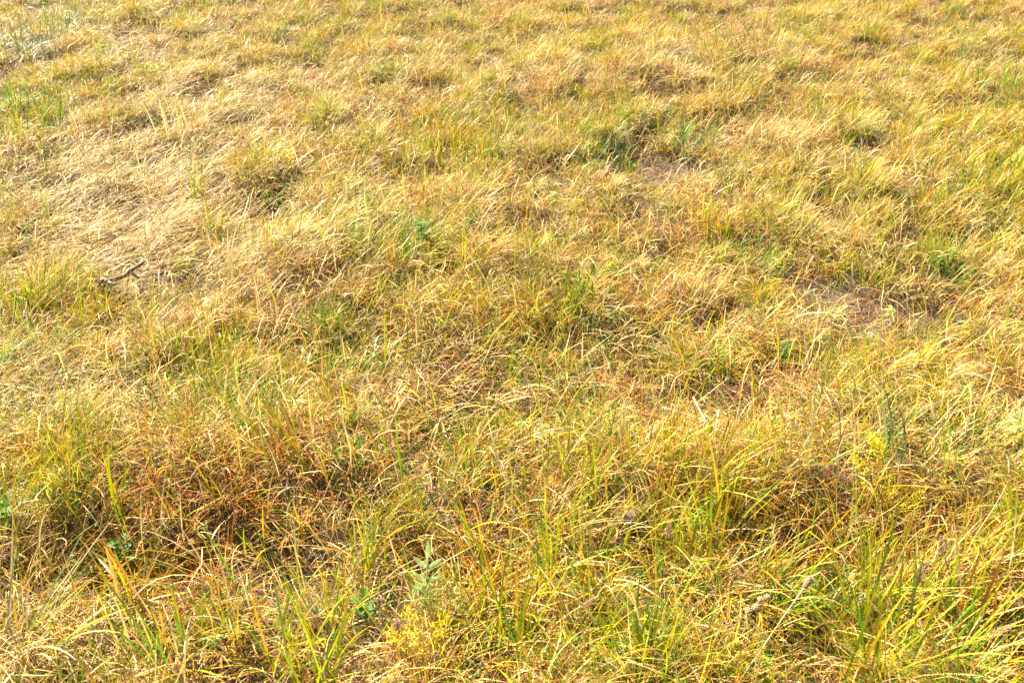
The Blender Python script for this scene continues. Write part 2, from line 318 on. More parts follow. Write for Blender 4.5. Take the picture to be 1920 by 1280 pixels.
# 1 curled dead
i = grow(typ == 1, cnt0 * 1.15, None); n = len(i)
c1 = pick(n, 'straw', 1.2, 'rust', .5 + 3.5 * F['ru'][i], 'tan', .9 + F['ru'][i] + np.clip(2 - cy[i], 0, 1), 'brown', .5 + .3 * F['ba'][i], 'pale', .35 + .5 * F['pa'][i]); c0 = c1 * .3 + .5 * pick(n, 'brown', 1, 'green', .3)
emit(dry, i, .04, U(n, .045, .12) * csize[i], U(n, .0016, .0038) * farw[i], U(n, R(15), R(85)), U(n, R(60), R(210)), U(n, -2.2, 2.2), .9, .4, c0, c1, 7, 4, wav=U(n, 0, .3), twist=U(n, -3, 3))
# 2 yellow green
i = grow(typ == 2, cnt0 * np.interp(cy, [1.5, 2.3], [.8, 1.05]), None); n = len(i)
c1 = pick(n, 'ygreen', 1.2, 'gold', .9, 'rust', np.interp(cy[i], [1.6, 2.6], [1.1, .5]), 'green', .12 + .5 * F['gr'][i], 'pale', .25); c0 = pick(n, 'ygreen', .4, 'green', 1.6, 'brown', .3)
emit(live, i, .032, U(n, .07, .18) * csize[i], U(n, .0015, .0034) * farw[i], U(n, R(55), R(88)), U(n, R(5), R(75)), U(n, -.5, .5), .3, .45, c0, c1, 6, 3)
x_, y_ = scatter(900, 5); kk = (y_ < 1.95) & (rng.random(len(x_)) < .25 + .75 * np.clip(blobs(x_, y_, YGREEN), 0, 1)) & (rng.random(len(x_)) > .8 * np.clip(blobs(x_, y_, THIN), 0, 1) + .6 * np.clip(blobs(x_, y_, RUST), 0, 1)); x_, y_ = x_[kk], y_[kk]; n = len(x_)
c1 = pick(n, 'ygreen', 1.3, 'gold', .5, 'green', .9, 'rust', .6) * U(n, .7, 1.05)[:, None]; c0 = pick(n, 'green', 1) * .8; l_, q_ = lean(x_, y_)
live.add(*blades(np.stack([x_, y_, gh(x_, y_)], 1), np.where(rng.random(n) < .5, l_, U(n, 0, 6.283)), U(n, R(60), R(88)), U(n, .09, .20), U(n, .0015, .0036), U(n, R(5), R(60)), U(n, -.4, .4), c0, c1, 6, kink=.1))
# 3 green
i = grow(typ == 3, cnt0 * .95, None); n = len(i)
c1 = pick(n, 'green', 1.6, 'ygreen', .8, 'gold', .15, 'blue', .25); c0 = pick(n, 'green', 1.4, 'blue', .2)
emit(live, i, .035, U(n, .05, .13) * csize[i], U(n, .0018, .0038) * farw[i], U(n, R(40), R(85)), U(n, R(10), R(90)), U(n, -.6, .6), .4, .5, c0, c1, 6, 3)
# 4 long matted straw lying along the ground
i = grow((typ == 4), cnt0 * 1.35, None); n = len(i)
c1 = pick(n, 'pale', .6, 'hay', 2.0, 'straw', .5, 'tan', .5, 'brown', 1.1, 'ygreen', .12 + .3 * F['yg'][i], 'blue', .08 + .8 * F['bl'][i]); c0 = c1 * .9
emit(mat_, i, .06, U(n, .10, .27), U(n, .0014, .0028) * farw[i], np.zeros(n), np.zeros(n), U(n, -.9, .9), .30, .0, c0, c1, 7, 5, follow=True, kink=.4, lift=U(n, .004, .06) * np.clip(csize[i], .5, 1.3), wav=U(n, 0, .12))
# 5 blue green
i = grow(typ == 5, cnt0 * 1.2, None); n = len(i)
c1 = pick(n, 'blue', 1.5, 'green', .3, 'pale', .25); c0 = pick(n, 'blue', 1, 'green', .5)
emit(live, i, .035, U(n, .06, .15), U(n, .0014, .0028) * farw[i], U(n, R(25), R(80)), U(n, R(10), R(80)), U(n, -.6, .6), .5, .8, c0, c1, 6, 3)
# single blades and litter everywhere
def singles(dn, df): x, y = scatter(dn, df); return x, y
x, y = singles(3000, 800); n = len(x); ba = np.clip(blobs(x, y, BARE), 0, 1); bl_ = np.clip(blobs(x, y, BLUE), 0, 1)
c = pick(n, 'pale', .35, 'straw', .8, 'brown', 2.2, 'rust', .5, 'blue', .15 + bl_) ; z = gh(x, y)
k = rng.random(n) > ba * .35
lm = Bag()
for lo, hi, K in ((0, 2.2, 4), (2.2, 4.2, 3), (4.2, 9, 2)):
    m = k & (y >= lo) & (y < hi); q = int(m.sum())
    lm.add(*blades(np.stack([x, y, z + .001], 1)[m], U(q, 0, 6.283), np.zeros(q), U(q, .03, .12), U(q, .0012, .003) * np.interp(y[m], [2.5, 7], [1, 1.4]), np.zeros(q), U(q, -1.6, 1.6), c[m] * .8, c[m], K, follow=True, lift=U(q, .002, .03) ** 1.0, wav=U(q, 0, .35), twist=U(q, -3, 3)))
x, y = singles(1500, 900); n = len(x); ba = np.clip(blobs(x, y, BARE), 0, 1); yg = np.clip(blobs(x, y, YGREEN) + blobs(x, y, GREEN) + .3 * blobs(x, y, LYING), 0, 1.4)
c1 = pick(n, 'green', .5 + yg, 'ygreen', .5 + yg, 'brown', .5, 'straw', .7, 'pale', .3); c0 = pick(n, 'green', 1, 'brown', .5); k = rng.random(n) > ba * .85
for lo, hi, K in ((0, 2.6, 4), (2.6, 4.2, 3), (4.2, 9, 3)):
    m = k & (y >= lo) & (y < hi); q = int(m.sum())
    live.add(*blades(np.stack([x, y, gh(x, y) - .002], 1)[m], U(q, 0, 6.283), U(q, R(25), R(85)), U(q, .03, .08) * (.7 + .5 * tuss(x[m], y[m])), U(q, .0013, .003), U(q, R(10), R(110)), U(q, -.8, .8), c0[m] * .8, c1[m], K))
x, y = singles(1500, 520); n = len(x); laz1, lst1 = lean(x, y); th = np.clip(blobs(x, y, THIN) + .62 * blobs(x, y, BARE), 0, 1)
k = rng.random(n) > th * .8
c1 = pick(n, 'pale', np.interp(y, [1.6, 2.8], [.6, 1.9]) + .6 * blobs(x, y, PALE), 'straw', .7, 'tan', .8, 'rust', .25 + 3 * blobs(x, y, RUST), 'gold', .3); c0 = c1 * .6
az = laz1 + rng.normal(size=n) * 1.3
for lo, hi, K in ((0, 2.6, 5), (2.6, 4.2, 4), (4.2, 9, 3)):
    m = k & (y >= lo) & (y < hi); q = int(m.sum())
    dry.add(*blades(np.stack([x, y, gh(x, y) + .01], 1)[m], az[m], U(q, R(10), R(85)), U(q, .06, .19) * np.interp(y[m], [1.6, 3.8], [1, .58]), U(q, .0014, .0034), U(q, R(10), R(130)), U(q, -1, 1), c0[m], c1[m], K, kink=.35))
x, y = singles(500, 200); n = len(x); laz1, lst1 = lean(x, y); th = np.clip(blobs(x, y, THIN), 0, 1)
yg = np.clip(blobs(x, y, YGREEN), 0, 1.2)
k = rng.random(n) > th * .8
c1 = pick(n, 'ygreen', .25 + 1.4 * yg, 'gold', .25 + .3 * yg, 'pale', .8, 'straw', .6, 'green', .15); c0 = c1 * .75
az = laz1 + U(n, -1.3, 1.3); q = n
for lo, hi, K in ((0, 2.6, 7), (2.6, 4.2, 5), (4.2, 9, 4)):
    m = k & (y >= lo) & (y < hi); q = int(m.sum())
    live.add(*blades(np.stack([x, y, gh(x, y)], 1)[m], az[m], U(q, R(35), R(88)), U(q, .10, .24) * np.interp(y[m], [1.6, 3.8], [1, .6]), U(q, .0016, .004), U(q, R(5), R(65)), U(q, -.5, .5), c0[m], c1[m], K))
for bag, nm, mt, lab, cat in ((dry, 'dry_grass', M_DRY, 'fine straw coloured and rusty dry grass covering the whole field', 'dry grass'),
                 (live, 'green_grass', M_LIVE, 'yellow green living grass blades growing among the straw', 'green grass'),
                 (mat_, 'matted_grass', M_MAT, 'long pale grass flattened and combed along the ground in mats', 'flattened grass'),
                 (lm, 'straw_litter', M_DRY, 'broken bits of dead straw scattered over the bare soil', 'straw litter')):
    o = link(nm, bag.mesh(nm, mt)); tag(o, lab, cat, kind='stuff'); print(nm, sum(len(q) for q in bag.Q) * 2, 'tris')


# fine short turf: small clumps of hair thin blades set out on scattered points (one countless mass)
def turf():
    kinds = [(('straw', .9, 'pale', 1.6, 'tan', .5, 'ygreen', .2), ('brown', 1, 'green', .7), (15, 110)), (('rust', .9, 'tan', 1, 'straw', .5, 'brown', .3), ('brown', 1, 'green', .3), (30, 150)),
             (('ygreen', 1, 'gold', .7, 'straw', .5, 'rust', .3), ('green', 1, 'brown', .3), (5, 80)), (('green', 1, 'ygreen', .8, 'straw', .3), ('green', 1, 'green', .3), (10, 90))]
    Vs, Qs, Cs, Ts, off, tid = [], [], [], [], 0, 0
    global gh
    keep_gh = gh; gh = lambda x, y: np.zeros_like(x)
    for tips, feet, bd in kinds:
        for v in range(3):
            n = 74; r_ = .034 * np.sqrt(rng.random(n)); th = U(n, 0, 6.283); rt = np.stack([r_ * np.cos(th), r_ * np.sin(th), np.full(n, -.004)], 1)
            c1 = pick(n, *tips); c0 = c1 * .3 + .45 * pick(n, *feet)
            a, b, c = blades(rt, th + rng.normal(size=n) * 1.1, U(n, R(50), R(88)), U(n, .035, .088), U(n, .0009, .0018), U(n, R(bd[0]), R(bd[1])), U(n, -1.1, 1.1), c0, c1, 4, kink=.2)
            Vs.append(a); Qs.append(b + off); Cs.append(c); Ts.append(np.full(len(a), tid)); off += len(a); tid += 1
    gh = keep_gh
    x, y = scatter(620, 430); f = {k: np.clip(blobs(x, y, v), 0, 2) for k, v in dict(ly=LYING, yg=YGREEN, gr=GREEN, ba=BARE, ru=RUST, pa=PALE, th=THIN).items()}
    t_ = np.clip(.75 * tuss(x, y) + .45 * tuss(x, y, .13, 7), 0, 1.1)
    k = (rng.random(len(x)) < np.clip(.34 + .85 * t_ - .75 * f['ly'] - .75 * f['ba'] - .8 * f['th'], .03, 1) * np.interp(y, [1.4, 2.9], [.22, 1]))
    x, y, t_ = x[k], y[k], t_[k]; f = {q: v[k] for q, v in f.items()}; n = len(x)
    m1 = fbm(x, y, .45, 81); m2 = vn(x, y, .2, 82)
    W_ = np.array([.8 + f['pa'] + .6 * np.clip((y - 2.6) / 1.5, 0, 1) + 1.2 * np.clip(m1 - .5, 0, 1), .22 + 1.5 * f['ru'], .34 + .9 * f['yg'] + 1.6 * np.clip(m2 - .55, 0, 1), .10 + .9 * f['gr'] + .25 * f['yg']]); W_ /= W_.sum(0)
    kd = (rng.random(n)[None] > np.cumsum(W_, 0)).sum(0).clip(0, 3); pk = kd * 3 + rng.integers(0, 3, n)
    la, ls = lean(x, y); tilt = ls * .45 * rng.random(n)
    rot = np.stack([-np.sin(la) * tilt, np.cos(la) * tilt, U(n, 0, 6.283)], 1)
    sc = (.55 + .72 * t_) * U(n, .75, 1.2) * np.interp(y, [1.5, 5], [1.15, .95])
    tn = np.stack([U(n, .85, 1.12), U(n, .85, 1.1), U(n, .7, 1.15)], 1)
    P = np.stack([x, y, gh(x, y)], 1); V = np.concatenate(Vs + [P]); Q_ = np.concatenate(Qs)
    C_ = np.concatenate([np.concatenate(Cs), np.zeros((n, 3))]); me = quad_mesh('fine_turf', V, Q_, C_, M_TURF)
    def at_add(nm, ty, arr, key):
        q = me.attributes.new(nm, ty, 'POINT'); full = np.concatenate([np.zeros((off,) + arr.shape[1:]), arr]); q.data.foreach_set(key, full.astype(np.float32 if ty != 'INT' else np.int32).ravel())
    q = me.attributes.new('tid', 'INT', 'POINT'); q.data.foreach_set('value', np.concatenate(Ts + [np.full(n, -1)]).astype(np.int32))
    at_add('pk', 'INT', pk, 'value'); at_add('rot', 'FLOAT_VECTOR', rot, 'vector'); at_add('tint', 'FLOAT_VECTOR', tn, 'vector'); at_add('scl', 'FLOAT', sc, 'value')
    o = link('fine_turf', me); tag(o, 'short fine straw and yellow green turf carpeting the ground between the taller grass', 'turf', kind='stuff')
    g = bpy.data.node_groups.new('turf_scatter', 'GeometryNodeTree'); g.interface.new_socket('Geometry', in_out='INPUT', socket_type='NodeSocketGeometry'); g.interface.new_socket('Geometry', in_out='OUTPUT', socket_type='NodeSocketGeometry')
    N = g.nodes; Lk = g.links; gi = N.new('NodeGroupInput'); go = N.new('NodeGroupOutput')
    def named(nm, ty):
        q = N.new('GeometryNodeInputNamedAttribute'); q.data_type = ty; q.inputs['Name'].default_value = nm; return q.outputs['Attribute']
    def sep(val):
        cp = N.new('FunctionNodeCompare'); cp.data_type = 'INT'; cp.operation = 'EQUAL'; Lk.new(named('tid', 'INT'), cp.inputs[2]); cp.inputs[3].default_value = val
        q = N.new('GeometryNodeSeparateGeometry'); q.domain = 'POINT'; Lk.new(gi.outputs[0], q.inputs[0]); Lk.new(cp.outputs[0], q.inputs[1]); return q.outputs[0]
    ti_ = N.new('GeometryNodeGeometryToInstance')
    for k in range(tid)[::-1]: Lk.new(sep(k), ti_.inputs[0])
    ip = N.new('GeometryNodeInstanceOnPoints'); Lk.new(sep(-1), ip.inputs['Points']); Lk.new(ti_.outputs[0], ip.inputs['Instance']); ip.inputs['Pick Instance'].default_value = True
    Lk.new(named('pk', 'INT'), ip.inputs['Instance Index']); Lk.new(named('rot', 'FLOAT_VECTOR'), ip.inputs['Rotation']); Lk.new(named('scl', 'FLOAT'), ip.inputs['Scale']); Lk.new(ip.outputs[0], go.inputs[0])
    md = o.modifiers.new('scatter', 'NODES'); md.node_group = g; print('turf points', n)
turf()
# ------------------------------------------------------------------ builders for the single things
def over(px, py, h=0.):
    """point h metres above the ground seen at this place of the photograph"""
    z = 0.
    for _ in range(8):
        d = ray(px, py); t = (z - CAM_H) / d[2]; p = d * t
        z = float(gh(np.array([p[0]]), np.array([p[1]]))[0]) + h
    return np.array([p[0], p[1], z])
class PB:
    """collects tubes and leaves into one mesh"""
    def __init__(s): s.v = []; s.f = []
    def tube(s, pts, r, n=5, cap=True):
        pts = [np.asarray(p, float) for p in pts]; r = r if hasattr(r, '__len__') else [r] * len(pts); b = len(s.v)
        for k, p in enumerate(pts):
            t = pts[min(k + 1, len(pts) - 1)] - pts[max(k - 1, 0)]; t = t / (np.linalg.norm(t) + 1e-9)
            a = np.cross(t, (0.3, .1, .95)); a /= np.linalg.norm(a); c = np.cross(t, a)
            for q in range(n):
                w_ = 2 * math.pi * q / n; s.v.append(p + r[k] * (a * math.cos(w_) + c * math.sin(w_)))
        for k in range(len(pts) - 1):
            for q in range(n): s.f.append((b + k * n + q, b + k * n + (q + 1) % n, b + (k + 1) * n + (q + 1) % n, b + (k + 1) * n + q))
        s.f.append(tuple(b + q for q in range(n))[::-1]); s.f.append(tuple(b + (len(pts) - 1) * n + q for q in range(n)))
        return s
    def grain(s, p, d, l, w_):
        """a husk or floret: a small six sided spindle"""
        d = np.asarray(d, float); d = d / (np.linalg.norm(d) + 1e-9)
        return s.tube([p, p + d * l * .35, p + d * l * .75, p + d * l], [w_ * .3, w_, w_ * .7, w_ * .08], 5)
    def leaf(s, p, d, up, l, w_, K=4, droop=.3, fold=.35, serr=0):
        d = np.asarray(d, float); d /= np.linalg.norm(d); sd = np.cross(d, up); sd /= np.linalg.norm(sd); u = np.cross(sd, d); b = len(s.v); q = np.asarray(p, float).copy(); dd = d.copy()
        for k in range(K + 1):
            t = k / K; ww = w_ * .5 * (math.sin(math.pi * min(.97, .06 + .94 * t)) ** .7) * (1 + (serr if k % 2 else -serr))
            s.v += [q - sd * ww + u * ww * fold, q.copy(), q + sd * ww + u * ww * fold]
            dd = dd - u * droop / K; dd /= np.linalg.norm(dd); q = q + dd * l / K
        for k in range(K):
            a = b + 3 * k; s.f += [(a, a + 1, a + 4, a + 3), (a + 1, a + 2, a + 5, a + 4)]
        return s
    def build(s, name, mat, parent=None, org=None, smooth=True):
        V = np.array(s.v) - (org if org is not None else 0); me = bpy.data.meshes.new(name)
        me.from_pydata([tuple(v) for v in V], [], s.f); me.materials.append(mat)
        me.polygons.foreach_set('use_smooth', [smooth] * len(me.polygons)); return link(name, me, parent)
def root_at(name, p, label, cat, group=None):
    o = bpy.data.objects.new(name, None); COL.objects.link(o); o.location = tuple(p); o.empty_display_size = .03
    return tag(o, label, cat, group)
def V3(*a): return np.array(a, float)
def jit(a): return (rng.random(3) - .5) * 2 * a
def arc(a, b, sag, n=8, wob=.0):
    a, b = np.asarray(a), np.asarray(b); out = []
    for k in range(n):
        t = k / (n - 1); out.append(a * (1 - t) + b * t + V3(0, 0, sag * 4 * t * (1 - t)) + (jit(wob) if 0 < k < n - 1 else 0))
    return out

# fallen twig in the flattened grass
p0, p1, p2, p3 = over(197, 528, .07), over(236, 516, .075), over(243, 508, .085), over(262, 497, .10)
o = root_at('fallen_twig', p0, 'grey brown forked dead twig lying on the flattened grass at the left', 'twig')
PB().tube([p0, p0 * .5 + p1 * .5 + jit(.004), p1, p2, p2 * .5 + p3 * .5 + jit(.004), p3, p3 + V3(.012, .012, .006)], [.006, .0068, .0058, .0066, .0055, .005, .003], 8).build('main_stem', M_BARK, o, p0)
PB().tube([p2, over(250, 514, .08), over(262, 523, .07)], [.005, .004, .0035], 7).build('side_shoot', M_BARK, o, p0)
PB().tube([p0 + V3(.01, 0, 0), over(212, 534, .065), over(226, 530, .065)], [.0045, .004, .002], 6).build('side_shoot', M_BARK, o, p0)
cl = PB()
for q in range(26):
    a = over(180 + 18 * rng.random(), 522 + 14 * rng.random(), .05 + .02 * rng.random()); cl.leaf(a, jit(1) + V3(0, 0, .3), V3(.1, .2, 1), .022, .011, 3, .8)
cl.build('withered_leaf', M_STEMB, o, p0)

# silvery leaf with paired leaflets, rising from feathery growth
b, tp = over(798, 1140, .02), over(805, 1026, 0)
d = ray(802, 1046); tp = V3(0, 0, CAM_H) + d * ((b[1] + .03) / d[1]); 
d = ray(800, 1092); md = V3(0, 0, CAM_H) + d * ((b[1] + .01) / d[1])
o = root_at('silverweed_shoot', b, 'silvery green shoot with paired oblong leaflets standing among straw near the bottom', 'plant')
PB().tube([b, b * .5 + md * .5, md, tp], [.0028, .0026, .0022, .0016], 6).build('stem', M_SILV, o, b)
ax_ = (tp - md) / np.linalg.norm(tp - md); rt = V3(1, 0, 0)
for t, s_, an, l in ((1.0, 0, 0, .036), (.62, -1, 48, .036), (.58, 1, 50, .038), (.1, -1, 58, .038), (.06, 1, 66, .036), (-.35, -1, 60, .034), (-.42, 1, 72, .042)):
    q = md + (tp - md) * t; dr = ax_ * math.cos(R(an)) + rt * s_ * math.sin(R(an)) + V3(0, -.15, 0)
    PB().leaf(q, dr, V3(-.1 * s_, -.9, .5), l, .0105, 7, .35, .35, .12).build('leaflet', M_SILV, o, b)
fe = PB()
for q in range(46):
    a = b + V3(rng.normal() * .018, rng.normal() * .015, .01 + .07 * rng.random()); fe.leaf(a, V3(rng.normal() * .5, rng.normal() * .4 - .2, .9), V3(0, -1, .3), .028 + .02 * rng.random(), .0028, 3, .5)
fe.build('feathery_foliage', M_SILV, o, b)

# round seed head on its long straight stalk
b = over(1372, 1300, .01); d = ray(1510, 1098); hd = V3(0, 0, CAM_H) + d * ((b[1] + .05) / d[1])
o = root_at('seed_stalk', b, 'long pale straight stalk with an oval fluffy seed head at the bottom right', 'seed stalk')
PB().tube(arc(b, hd, .004, 9, .0008),   .0012, 7).build('stalk', M_BLEACH, o, b)
ax_ = (hd - b) / np.linalg.norm(hd - b); sh = PB()
def spike(pb, a, ax, l, r, n, gl=.008, gw=.0022):
    x_ = np.cross(ax, (0.2, .9, .3)); x_ /= np.linalg.norm(x_); y_ = np.cross(ax, x_)
    for k in range(n):
        t = (k + .5) / n; f = k * 2.4; rr = r * math.sin(math.pi * min(.96, .12 + .8 * t)) ** .6; o_ = x_ * math.cos(f) + y_ * math.sin(f)
        pb.grain(a + ax * l * t + o_ * rr * .45, ax * .6 + o_ * .8 + jit(.15), gl, gw)
spike(sh, hd - ax_ * .004, ax_ + V3(.12, 0, .2), .019, .0052, 90, .0045, .0014); sh.tube([hd - ax_ * .004, hd + ax_ * .014], [.002, .003], 6)
sh.build('seed_head', M_HUSK, o, b)

# knobbly pale seed head left of it, curved stalk
d = ray(1400, 1150); base = over(1395, 1265, .01); hd = V3(0, 0, CAM_H) + d * ((base[1] + .05) / d[1]); d = ray(1437, 1115); tip = V3(0, 0, CAM_H) + d * ((base[1] + .09) / d[1])
o = root_at('clustered_seed_head', base, 'cream lumpy seed head on a bent stalk, just left of the long straight seed stalk', 'seed head')
d = ray(1402, 1172); k1 = V3(0, 0, CAM_H) + d * ((base[1] + .04) / d[1])
PB().tube([base, base + V3(.0, .01, .05), k1 + V3(-.008, 0, -.03), k1, hd, tip], [.0018, .0017, .0016, .0015, .0014, .001], 6).build('stalk', M_HUSK, o, base)
for t, n, r in ((-.55, 12, .004), (-.25, 14, .005), (.05, 26, .0062), (.35, 24, .0055), (.65, 20, .0045), (.9, 16, .0036)):
    c = hd + (tip - hd) * t + (jit(.004) if t > 0 else V3(-.012 * abs(t) * 2, 0, -.006)); q = PB(); axx = (tip - hd) / np.linalg.norm(tip - hd)
    spike(q, c - axx * r * .6, axx, r * 2.1, r, n, .006, .0016); q.build('seed_cluster', M_HUSK if t > -.1 else M_HUSK_B, o, base)

# bleached forked stalk in the middle right
a0, a1, a2 = over(1242, 764, .10), over(1322, 790, .085), over(1392, 832, .06)
o = root_at('bleached_stalk', a2, 'bleached white forked dead stalk lying across the brown tangle right of the middle', 'dead stalk')
q = PB().tube([a0, a0 * .6 + a1 * .4 + V3(0, 0, .004), a1, a2], [.0021, .0020, .0018, .0015], 7); spike(q, a0, (a1 - a0) / np.linalg.norm(a1 - a0), .045, .004, 30, .006, .0014); q.build('main_stem', M_BLEACH, o, a2)
for e in ((1288, 812), (1300, 745), (1348, 768)):
    f = a1 * (.95) + a2 * .05 if e[0] < 1340 else a1 * .7 + a2 * .3
    PB().tube([f, f * .5 + over(*e, .09) * .5 + jit(.003), over(*e, .09)], [.0024, .002, .002], 6).build('side_stem', M_BLEACH, o, a2)
# red stalk
a = [over(1172, 762, .08), over(1200, 776, .085), over(1245, 786, .08), over(1310, 786, .07)]
o = tag(PB().tube([x_ - a[0] for x_ in a], [.0016, .002, .002, .0012], 6).build('red_stalk', M_RED), 'thin reddish brown stalk lying left of the bleached forked stalk', 'dead stalk'); o.location = tuple(a[0])
a = [over(1430, 705, .05), over(1500, 697, .055), over(1580, 690, .05)]
o = tag(PB().tube([x_ - a[0] for x_ in arc(a[0], a[2], .01, 7, .003)], .0017, 6).build('red_stalk', M_RED), 'thin rusty red stalk lying level on the sparse grass right of the middle', 'dead stalk'); o.location = tuple(a[0])

# yellow feathery weed, right
def goldweed(bp, tips, label, stemmat, dens=70, spread=.022):
    b = over(*bp, .005); o = root_at('yellow_weed', b, label, 'weed')
    for (px, py, dy) in tips:
        d = ray(px, py); tp = V3(0, 0, CAM_H) + d * ((b[1] + dy) / d[1]); pts = arc(b, tp, .01, 7, .003)
        PB().tube(pts, [.0022 - .0002 * k for k in range(7)], 5).build('stem', stemmat, o, b)
        q = PB()
        for k in range(dens):
            t = 1 - .62 * rng.random() ** 1.3; c = b * (1 - t) + tp * t + V3(0, 0, .04 * t * (1 - t)) + V3(rng.normal(), rng.normal(), rng.normal()) * spread * (.35 + .75 * (1 - t))
            q.leaf(c, V3(rng.normal() * .7, rng.normal() * .7, .9), V3(0, -1, .4), .008 + .013 * rng.random(), .0022, 2, .4)
        q.build('yellow_foliage', M_YEL, o, b)
goldweed((1690, 990), [(1600, 862, .10), (1650, 882, .14), (1620, 915, .08), (1710, 930, .05), (1680, 905, .10)], 'bright yellow feathery weed with dark slanting stems at the right', M_STEMB, 95)
goldweed((1652, 900), [(1632, 818, .05), (1645, 826, .05)], 'small yellow feathery sprig standing above and behind the larger yellow weed', M_YEL, 70, .014)
goldweed((805, 1260), [(765, 1150, .04), (830, 1160, .04), (730, 1190, .02)], 'thin yellow green feathery weed leaning below the silvery shoot', M_YEL, 60, .016)

# soft round headed and tapered grass heads
def head(px, py, bp, h, label, mat, l=.035, r=.006, n=70, dy=.02, tilt=(0, 0, 1), kind='seeding_grass'):
    l *= .72; r *= .7; b = over(*bp, .005); d = ray(px, py); t = V3(0, 0, CAM_H) + d * ((b[1] + dy) / d[1]); o = root_at(kind, b, label, 'grass head')
    PB().tube(arc(b, t, .006, 6, .001), .0013, 5).build('stalk', mat, o, b); ax = np.asarray(tilt, float); ax /= np.linalg.norm(ax); q = PB()
    spike(q, t - ax * l * .2, ax, l, r, n, .0055, .0011); q.build('seed_head', mat, o, b)
head(748, 1180, (752, 1245), .1, 'brown grey upright bottle brush grass head near the bottom, beside yellow weed', M_HUSK_B, .045, .006)
head(714, 1135, (722, 1200), .1, 'blurry brown grass head left of the silvery shoot', M_HUSK_B, .04, .007)
head(1104, 1132, (1092, 1200), .1, 'pale slanting grass head standing alone right of the bottom middle', M_HUSK, .034, .0055, 60, .02, (.5, .1, 1))
head(852, 1140, (890, 1180), .1, 'pale cream grass head bending left beside a dark hollow', M_HUSK, .03, .0055, 60, .02, (-.9, 0, .4))
head(866, 1165, (905, 1200), .1, 'golden grass head bending left below the cream one', M_YEL, .035, .0045, 55, .02, (-1, 0, .15))
head(1768, 1030, (1785, 1110), .1, 'brown upright seed head at the right, above the tall yellow blades', M_HUSK_B, .06, .010, 110, .02, (-.25, 0, 1))
head(1722, 1075, (1740, 1150), .1, 'tan loose seed head left of and below the brown upright one', M_HUSK_B, .05, .008, 80, .02, (.3, 0, 1))
head(1790, 1035, (1800, 1120), .1, 'small tan seed head close to the right of the brown upright one', M_HUSK, .025, .006, 50, .02, (.4, 0, 1))
head(230, 1258, (255, 1330), .1, 'drooping brown yellow grass head at the bottom edge on the left', M_HUSK_B, .06, .008, 90, .02, (1, 0, -.35))
head(1255, 1000, (1262, 1060), .1, 'thin orange brown seed head among yellow blades', M_HUSK_B, .05, .005, 60, .02, (-.1, 0, 1))
head(900, 955, (912, 1010), .1, 'slim rust brown grass head left of the flat stone', M_HUSK_B, .05, .005, 60, .02, (-.15, 0, 1))
head(1855, 790, (1845, 850), .1, 'pale slanting grass head near the right edge above the grey green weed', M_HUSK, .05, .006, 70, .03, (.2, .1, 1))
head(1565, 815, (1530, 860), .1, 'cream loose grass head to the left of the small yellow sprig', M_HUSK, .05, .007, 70, .03, (1, .1, .4))
head(1860, 1190, (1835, 1250), .1, 'beige grass head in the bottom right corner above the broken stalks', M_HUSK, .06, .008, 90, .02, (.8, 0, .7))
head(1870, 1262, (1815, 1290), .1, 'cream thick grass head lying over in the bottom right corner', M_HUSK, .055, .009, 100, .01, (1, 0, .2))
# tangle of fine rusty panicles
b = over(1400, 760, .01); o = root_at('rusty_panicle', b, 'loose reddish panicle of tiny seeds lying right of the bleached stalk', 'seed panicle')
q = PB(); sd = PB()
for k in range(34):
    a = b + V3(rng.normal() * .05, rng.normal() * .03, 0); e = a + V3(.04 * rng.normal() - .03, .04 * rng.normal(), .05 + .05 * rng.random()); q.tube(arc(a, e, .01, 4, .003), .0007, 4)
    for _ in range(9): sd.grain(a + (e - a) * (.4 + .6 * rng.random()) + jit(.010), jit(1), .005, .0013)
q.build('fine_stem', M_RED, o, b); tag(sd.build('seeds', M_HUSK_B, o, b), kind='stuff')

# flat stone half hidden
b = over(1182, 988, .0); import bmesh
bm = bmesh.new(); bmesh.ops.create_icosphere(bm, subdivisions=3, radius=1)
for v in bm.verts:
    n_ = v.co.normalized(); k = .8 + .35 * float(vn(np.array([n_.x]), np.array([n_.y + n_.z * .7]), .6, 70)[0]); v.co = (n_.x * .036 * k, n_.y * .026 * k, max(-.01, n_.z * .024 * k) + .006 + n_.y * .012)
me = bpy.data.meshes.new('stone'); bm.to_mesh(me); bm.free(); me.materials.append(M_STONE)
o = link('stone', me); o.location = tuple(b + V3(0, 0, .012)); o.rotation_euler = (.35, .1, .4); tag(o, 'flat brown stone half hidden in the grass in the lower middle', 'stone')

# broad leaved green weeds
def broadweed(px, py, n, l, wd, mat, label, h=.03):
    b = over(px, py, .005); l *= .72; wd *= .62; n = int(n * 1.5); o = root_at('leafy_weed', b, label, 'weed')
    PB().tube([b, b + V3(.003, .004, h), b + V3(.006, .004, h * 2)], [.002, .0018, .001], 5).build('stem', mat, o, b)
    for k in range(n):
        a = k * 2.4 + rng.random() * .5; PB().leaf(b + V3(.004, .004, h * (.4 + 1.6 * k / n)), V3(math.cos(a), math.sin(a), .35 + .4 * rng.random()), V3(0, 0, 1), l * (.75 + .5 * rng.random()), wd, 5, .6, .3).build('leaf', mat, o, b)
broadweed(789, 462, 11, .045, .024, M_LEAF, 'dark green small leaved weed in the green patch above the middle', .045)
broadweed(1466, 690, 12, .04, .018, M_LEAF, 'deep green lobed weed on the sparse ground right of the middle', .035)
broadweed(1892, 838, 12, .055, .028, M_SILV, 'grey green leafy weed at the right edge', .04)
broadweed(240, 1075, 9, .045, .024, M_LEAF, 'bright green leafy weed in the shade at the lower left', .05)
